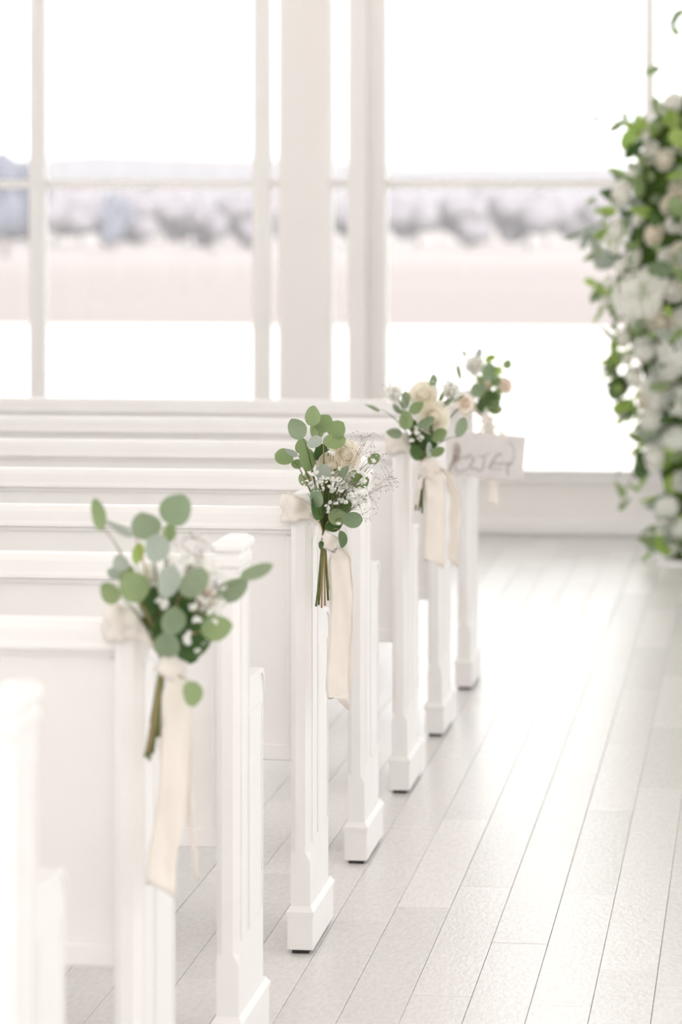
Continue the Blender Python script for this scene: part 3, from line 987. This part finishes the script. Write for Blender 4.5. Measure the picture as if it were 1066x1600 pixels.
S7 = [(660, 150, 80, 80, 36, 14, .1, .0), (850, 230, 50, 50, 14, 10, .2, .0)]
ST7 = [(745, 620, .0, .0030, 0), (755, 630, .01, .0026, 0), (765, 625, .0, .0026, 0)]
T7 = [([(775, 480, .03), (790, 620, .012), (800, 800, .008), (800, 980, .01)], 60, (10, -10))]
bouquet(PEWS[7], 'farthest small bouquet of green leaves and pale roses above the sign', D[7] - .02, (560, 530), 3.807, L7, R7, B7, S7,
        (760, 455), ST7, (770, 480, 70), T7, 97)

# ------------------------------------------------------------------ hanging sign
DS = D[7] - .06
sc_ = at(764, 712, DS)
PXS = FPX / DS
sroot = empty('hanging_sign', sc_)
sroot.rotation_euler = (0, math.radians(5.0), YAW)
tag(sroot, 'pale grey wooden sign with grey script hanging below the farthest bouquet', 'sign')
sw, sh = 112 / PXS / 2, 70 / PXS / 2
bm = bmesh.new()
bm_box(bm, -sw, sw, -.006, .006, -sh, sh)
bmesh.ops.bevel(bm, geom=list(bm.edges), offset=.002, segments=1, affect='EDGES')
me = bpy.data.meshes.new('board'); bm.to_mesh(me); bm.free(); me.materials.append(M['sign'])
obj('board', me, sroot)
# brushed script: strokes read off the sign (crop of 1066 x 779 pixels, zoom 8.2, origin 700, 665)
strokes = [
    ([(95, 400), (120, 440), (165, 420), (200, 400), (240, 420), (270, 370), (300, 400), (330, 440), (350, 410)], 3.0),
    ([(100, 460), (95, 540), (130, 590), (220, 565), (280, 540)], 3.0),
    ([(330, 420), (320, 470), (285, 500), (300, 545), (360, 555), (400, 580), (440, 560), (460, 480), (470, 390)], 3.4),
    ([(380, 390), (430, 400), (480, 380), (540, 350)], 2.4),
    ([(525, 550), (560, 480), (610, 400), (650, 365), (690, 370)], 4.2),
    ([(560, 500), (600, 480), (660, 490), (700, 480), (760, 490), (830, 470)], 3.0),
    ([(820, 480), (775, 510), (760, 560), (770, 640)], 4.2),
    ([(780, 220), (830, 260), (848, 330), (845, 400), (820, 470)], 2.6),
    ([(540, 540), (600, 560), (650, 545), (690, 560)], 2.6),
]
inv = Matrix.Rotation(math.radians(5.0), 4, 'Y').inverted()
for pts_, wd in strokes:
    q = []
    for (x, y) in pts_:
        dx = ((700 + x / 8.2) - 764) / PXS
        dz = (712 - (665 + y / 8.2)) / PXS
        lv = inv @ Vector((dx, 0, dz))
        q.append(Vector((max(-sw + .004, min(sw - .004, lv.x)), -.0072, max(-sh + .004, min(sh - .004, lv.z)))))
    path = spline(q, len(q) * 4)
    v, f = tube_data(path, wd * .36 / PXS, 6)
    v = [Vector((p.x, -.0068 + (p.y + .0072) * .25, p.z)) for p in v]
    obj('lettering', mesh_from('lettering', v, f, M['ink'], True), sroot)
# twine knot at the left edge and the two hanging ribbons
kv = []
for i in range(3):
    loop = [Vector((-sw + .010 + math.cos(a) * .009, -.009 + math.sin(a * 2 + i) * .004, .018 - i * .018 + math.sin(a) * .010)) for a in [2 * math.pi * j / 10 for j in range(11)]]
    kv.append(tube_data(loop, .0022, 5))
v, f = merge(kv)
obj('twine_knot', mesh_from('twine_knot', v, f, M['twine'], True), sroot)
v, f = tube_data(spline([Vector((-sw + .006, -.008, -.01)), Vector((-sw - .010, -.006, -.07)), Vector((-sw - .016, -.002, -.13)), Vector((-sw - .013, .0, -.185))], 10), .0028, 5)
obj('brown_strand', mesh_from('brown_strand', v, f, M['twine'], True), sroot)  # thin brown strand hanging below the left edge
kn7 = at(560 + 770 / 3.807, 530 + 490 / 3.807, D[7] - .045)
ml = (Matrix.Translation(sc_) @ sroot.rotation_euler.to_matrix().to_4x4()).inverted()
for dx in (-.035, .045):
    a_ = ml @ kn7
    ribbon_strip('hanger_ribbon', sroot, Vector((0, 0, 0)), spline([a_, a_ * .5 + Vector((dx * .6, -.008, sh * .5)), Vector((dx, -.008, sh - .004)), Vector((dx, -.0085, sh - .014))], 10),
                 .012, Vector((1, 0, 0)), .002, 4)

# ------------------------------------------------------------------ floral column by the altar
DC = 14.55
PXC = FPX / DC
base = at(1090, HOR, DC); base.z = 0
col = empty('floral_column', base)
tag(col, 'tall floral column of white roses and greenery at the right edge', 'flower arrangement')
edge = [(872, 1022), (840, 1020), (800, 1022), (760, 1018), (720, 1010), (680, 1000), (640, 985), (600, 965), (560, 948), (520, 938), (470, 930), (400, 930), (350, 940),
        (310, 955), (270, 972), (230, 985), (195, 992), (165, 1030), (140, 1052), (118, 1072)]


def col_r(z):
    py = HOR - (z - EYE) * PXC
    if py >= edge[0][0]: return (1090 - edge[0][1]) / PXC
    for (a, ea), (b, eb) in zip(edge, edge[1:]):
        if b <= py <= a:
            t = (a - py) / (a - b)
            return (1090 - (ea + (eb - ea) * t)) / PXC
    return .04


secs = []
for i in range(16):
    z = .03 + 2.05 * i / 15
    r_ = max(.03, col_r(z) * .72)
    secs.append([(math.cos(a) * r_ * (1 + .12 * math.sin(3 * a + z * 9)), math.sin(a) * r_, z) for a in [2 * math.pi * k / 14 for k in range(14)]])
v, f = loft(secs)
obj('moss_core', mesh_from('moss_core', v, f, M['moss'], True), col)
box('base_plate', col, M['trim'], -.17, .17, -.17, .17, 0, .02, .004)
v, f = tube_data([Vector((0, 0, .02)), Vector((0, 0, 2.12))], .016, 8)
obj('post', mesh_from('post', v, f, M['trim'], True), col)

rc = random.Random(12)
blooms = [(1000, 540, 24, 'h'), (968, 525, 16, 'white'), (1000, 620, 16, 'cream'), (1020, 620, 20, 'h'), (990, 340, 14, 'white'), (1030, 400, 16, 'white'), (1035, 320, 16, 'cream'), (945, 440, 13, 'white'), (990, 465, 46, 'h'), (1008, 440, 30, 'h'), (1052, 540, 40, 'h'), (956, 360, 21, 'white'), (1010, 365, 18, 'cream'), (1052, 397, 22, 'cream'), (980, 400, 18, 'white'), (962, 415, 14, 'white'),
          (968, 302, 26, 'white'), (1055, 296, 22, 'cream'), (1030, 572, 25, 'h'), (1058, 500, 26, 'white'), (1044, 165, 22, 'white'), (1030, 250, 18, 'cream'), (1003, 215, 14, 'white'),
          (1010, 240, 20, 'white'), (985, 275, 20, 'white'), (1020, 500, 22, 'cream'), (955, 385, 14, 'white'), (1040, 350, 14, 'white'), (1064, 350, 18, 'white'), (940, 470, 12, 'white'),
          (985, 585, 18, 'white'), (1010, 600, 20, 'h'), (1055, 620, 28, 'h'), (1015, 650, 24, 'h'), (1050, 680, 24, 'h'), (1020, 710, 26, 'white'), (1040, 700, 12, 'cream'), (1058, 745, 18, 'white'),
          (1040, 790, 22, 'h'), (1060, 820, 20, 'h'), (1045, 850, 14, 'white'), (1030, 830, 14, 'white'), (975, 555, 14, 'white'), (1040, 450, 18, 'white'), (1062, 440, 16, 'cream'), (1062, 225, 18, 'cream'),
          (1085, 190, 22, 'white'), (1100, 260, 26, 'h'), (1110, 350, 30, 'white'), (1120, 450, 40, 'h'), (1150, 520, 26, 'white'), (1170, 400, 26, 'cream'), (1100, 600, 30, 'h'), (1130, 680, 24, 'white'), (1105, 760, 22, 'white')]
blooms += [(2180 - px + 14, py + 12, rad, kind) for (px, py, rad, kind) in blooms if px < 1045]
for (px, py, rad, kind) in blooms:
    z = EYE + (HOR - py) / PXC
    R_ = col_r(z)
    lx = (px - 1090) / PXC
    dep = math.sqrt(max(.02, R_ * R_ - lx * lx)) * .80
    loc = RT * lx + TO_CAM * dep + UP * z
    face = (RT * lx * 1.2 + TO_CAM * max(dep, .12) + UP * .08).normalized()
    s = rad / PXC
    if kind == 'h':
        o = obj('hydrangea', HYD, col, loc, face.to_track_quat('Z', 'Y')); o.scale = (s, s, s * .9)
    else:
        o = obj('rose', ROSE[kind], col, loc, face.to_track_quat('Z', 'Y')); o.scale = (s / .82, s / .82, s / .82)
keys = ['g', 'g', 'l', 'y', 'd', 'd', 'p', 'g']
nl = 0
while nl < 285:
    z = rc.uniform(.04, 2.05)
    R_ = col_r(z)
    if rc.random() > (R_ + .12) / .6: continue
    a = rc.uniform(.2, 2.1) if rc.random() < .6 else rc.uniform(-2.3, 2.3)
    nd = (TO_CAM * math.cos(a) + RT * -math.sin(a))
    rr = R_ * rc.uniform(.68, 1.0)
    loc = nd * rr + UP * z
    tip = (nd * rc.uniform(.3, 1.0) + UP * rc.uniform(-.8, .7) + nd.cross(UP) * rc.uniform(-.9, .9)).normalized()
    nrm = (nd + UP * rc.uniform(-.2, .8) + RT * rc.uniform(-.5, .5)).normalized()
    k = rc.choice(keys)
    if a > .6 and rc.random() < .3: k = 'l'
    o = obj('leaf', LEAF[k + ('_long' if rc.random() < .6 else '')].next(), col, loc, leaf_rot(tip, nrm))
    s = rc.uniform(.06, .12)
    o.scale = (s, s, s)
    nl += 1
# the close mat of small leaves round the far side of the column
for mk, cnt in (('leaf', 260), ('leaf_dark', 260), ('leaf_grey', 120)):
    data = []
    for q in range(cnt):
        z = rc.uniform(.04, 2.02)
        R_ = col_r(z)
        a = rc.uniform(-3.6, -.45)
        nd = (TO_CAM * math.cos(a) + RT * -math.sin(a))
        tip = (nd * rc.uniform(.2, .9) + UP * rc.uniform(-.8, .7) + nd.cross(UP) * rc.uniform(-.9, .9)).normalized()
        nrm = (nd + UP * rc.uniform(-.2, .8)).normalized()
        me_ = LEAF['g_long'][q % 3]
        mt_ = leaf_rot(tip, nrm) * rc.uniform(.06, .12)
        loc = nd * R_ * rc.uniform(.70, .98) + UP * z
        data.append(([mt_ @ v_.co + loc for v_ in me_.vertices], [tuple(p.vertices) for p in me_.polygons]))
    v, f = merge(data)
    tag(obj('foliage', mesh_from('foliage', v, f, M[mk], True), col), kind='stuff')
# loose sprigs that stick out of the outline
for pts_, lv in (([(1000, 205), (975, 195), (962, 188)], [(966, 197, 20, 'g'), (985, 200, 26, 'l'), (976, 179, 12, 'g'), (1003, 203, 30, 'l')]),
                 ([(985, 260), (950, 215), (930, 195)], [(932, 184, 13, 'd'), (927, 204, 12, 'd')]),
                 ([(960, 345), (940, 330), (925, 313)], [(925, 314, 13, 'g')]),
                 ([(960, 375), (915, 372), (885, 366)], [(915, 375, 20, 'p'), (900, 365, 20, 'p'), (930, 385, 26, 'p'), (920, 360, 18, 'p'), (890, 368, 14, 'p')]),
                 ([(1070, 160), (1068, 80), (1058, 30)], [(1057, 28, 18, 'y'), (1054, 46, 16, 'g'), (1062, 20, 16, 'g'), (1052, 82, 10, 'g'), (1064, 78, 10, 'd')]),
                 ([(1050, 150), (1035, 125), (1022, 108)], [(1022, 109, 18, 'g'), (1038, 97, 8, 'd')]),
                 ([(1010, 660), (1000, 675), (988, 685)], [(992, 684, 20, 'g'), (1000, 668, 16, 'y')]),
                 ([(1015, 715), (985, 740), (968, 790)], [(968, 765, 20, 'g'), (976, 786, 18, 'g'), (966, 737, 9, 'y'), (993, 762, 13, 'l')]),
                 ([(960, 560), (948, 568), (942, 576)], [(950, 566, 18, 'l'), (944, 580, 12, 'g')])):
    q = [at(x, y, DC - .12) - base for (x, y) in pts_]
    v, f = tube_data(bez(q[0], q[1], q[2], 6), .002, 4)
    obj('sprig', mesh_from('sprig', v, f, M['stem'], True), col)
    for (x, y, sz, k) in lv:
        c = at(x, y, DC - .12 + rc.uniform(-.02, .02))
        put_leaf(col, base, k, c, sz / PXC * 1.6, rc.uniform(-1.8, 1.8), rc.uniform(.6, 1), rc, long=True)
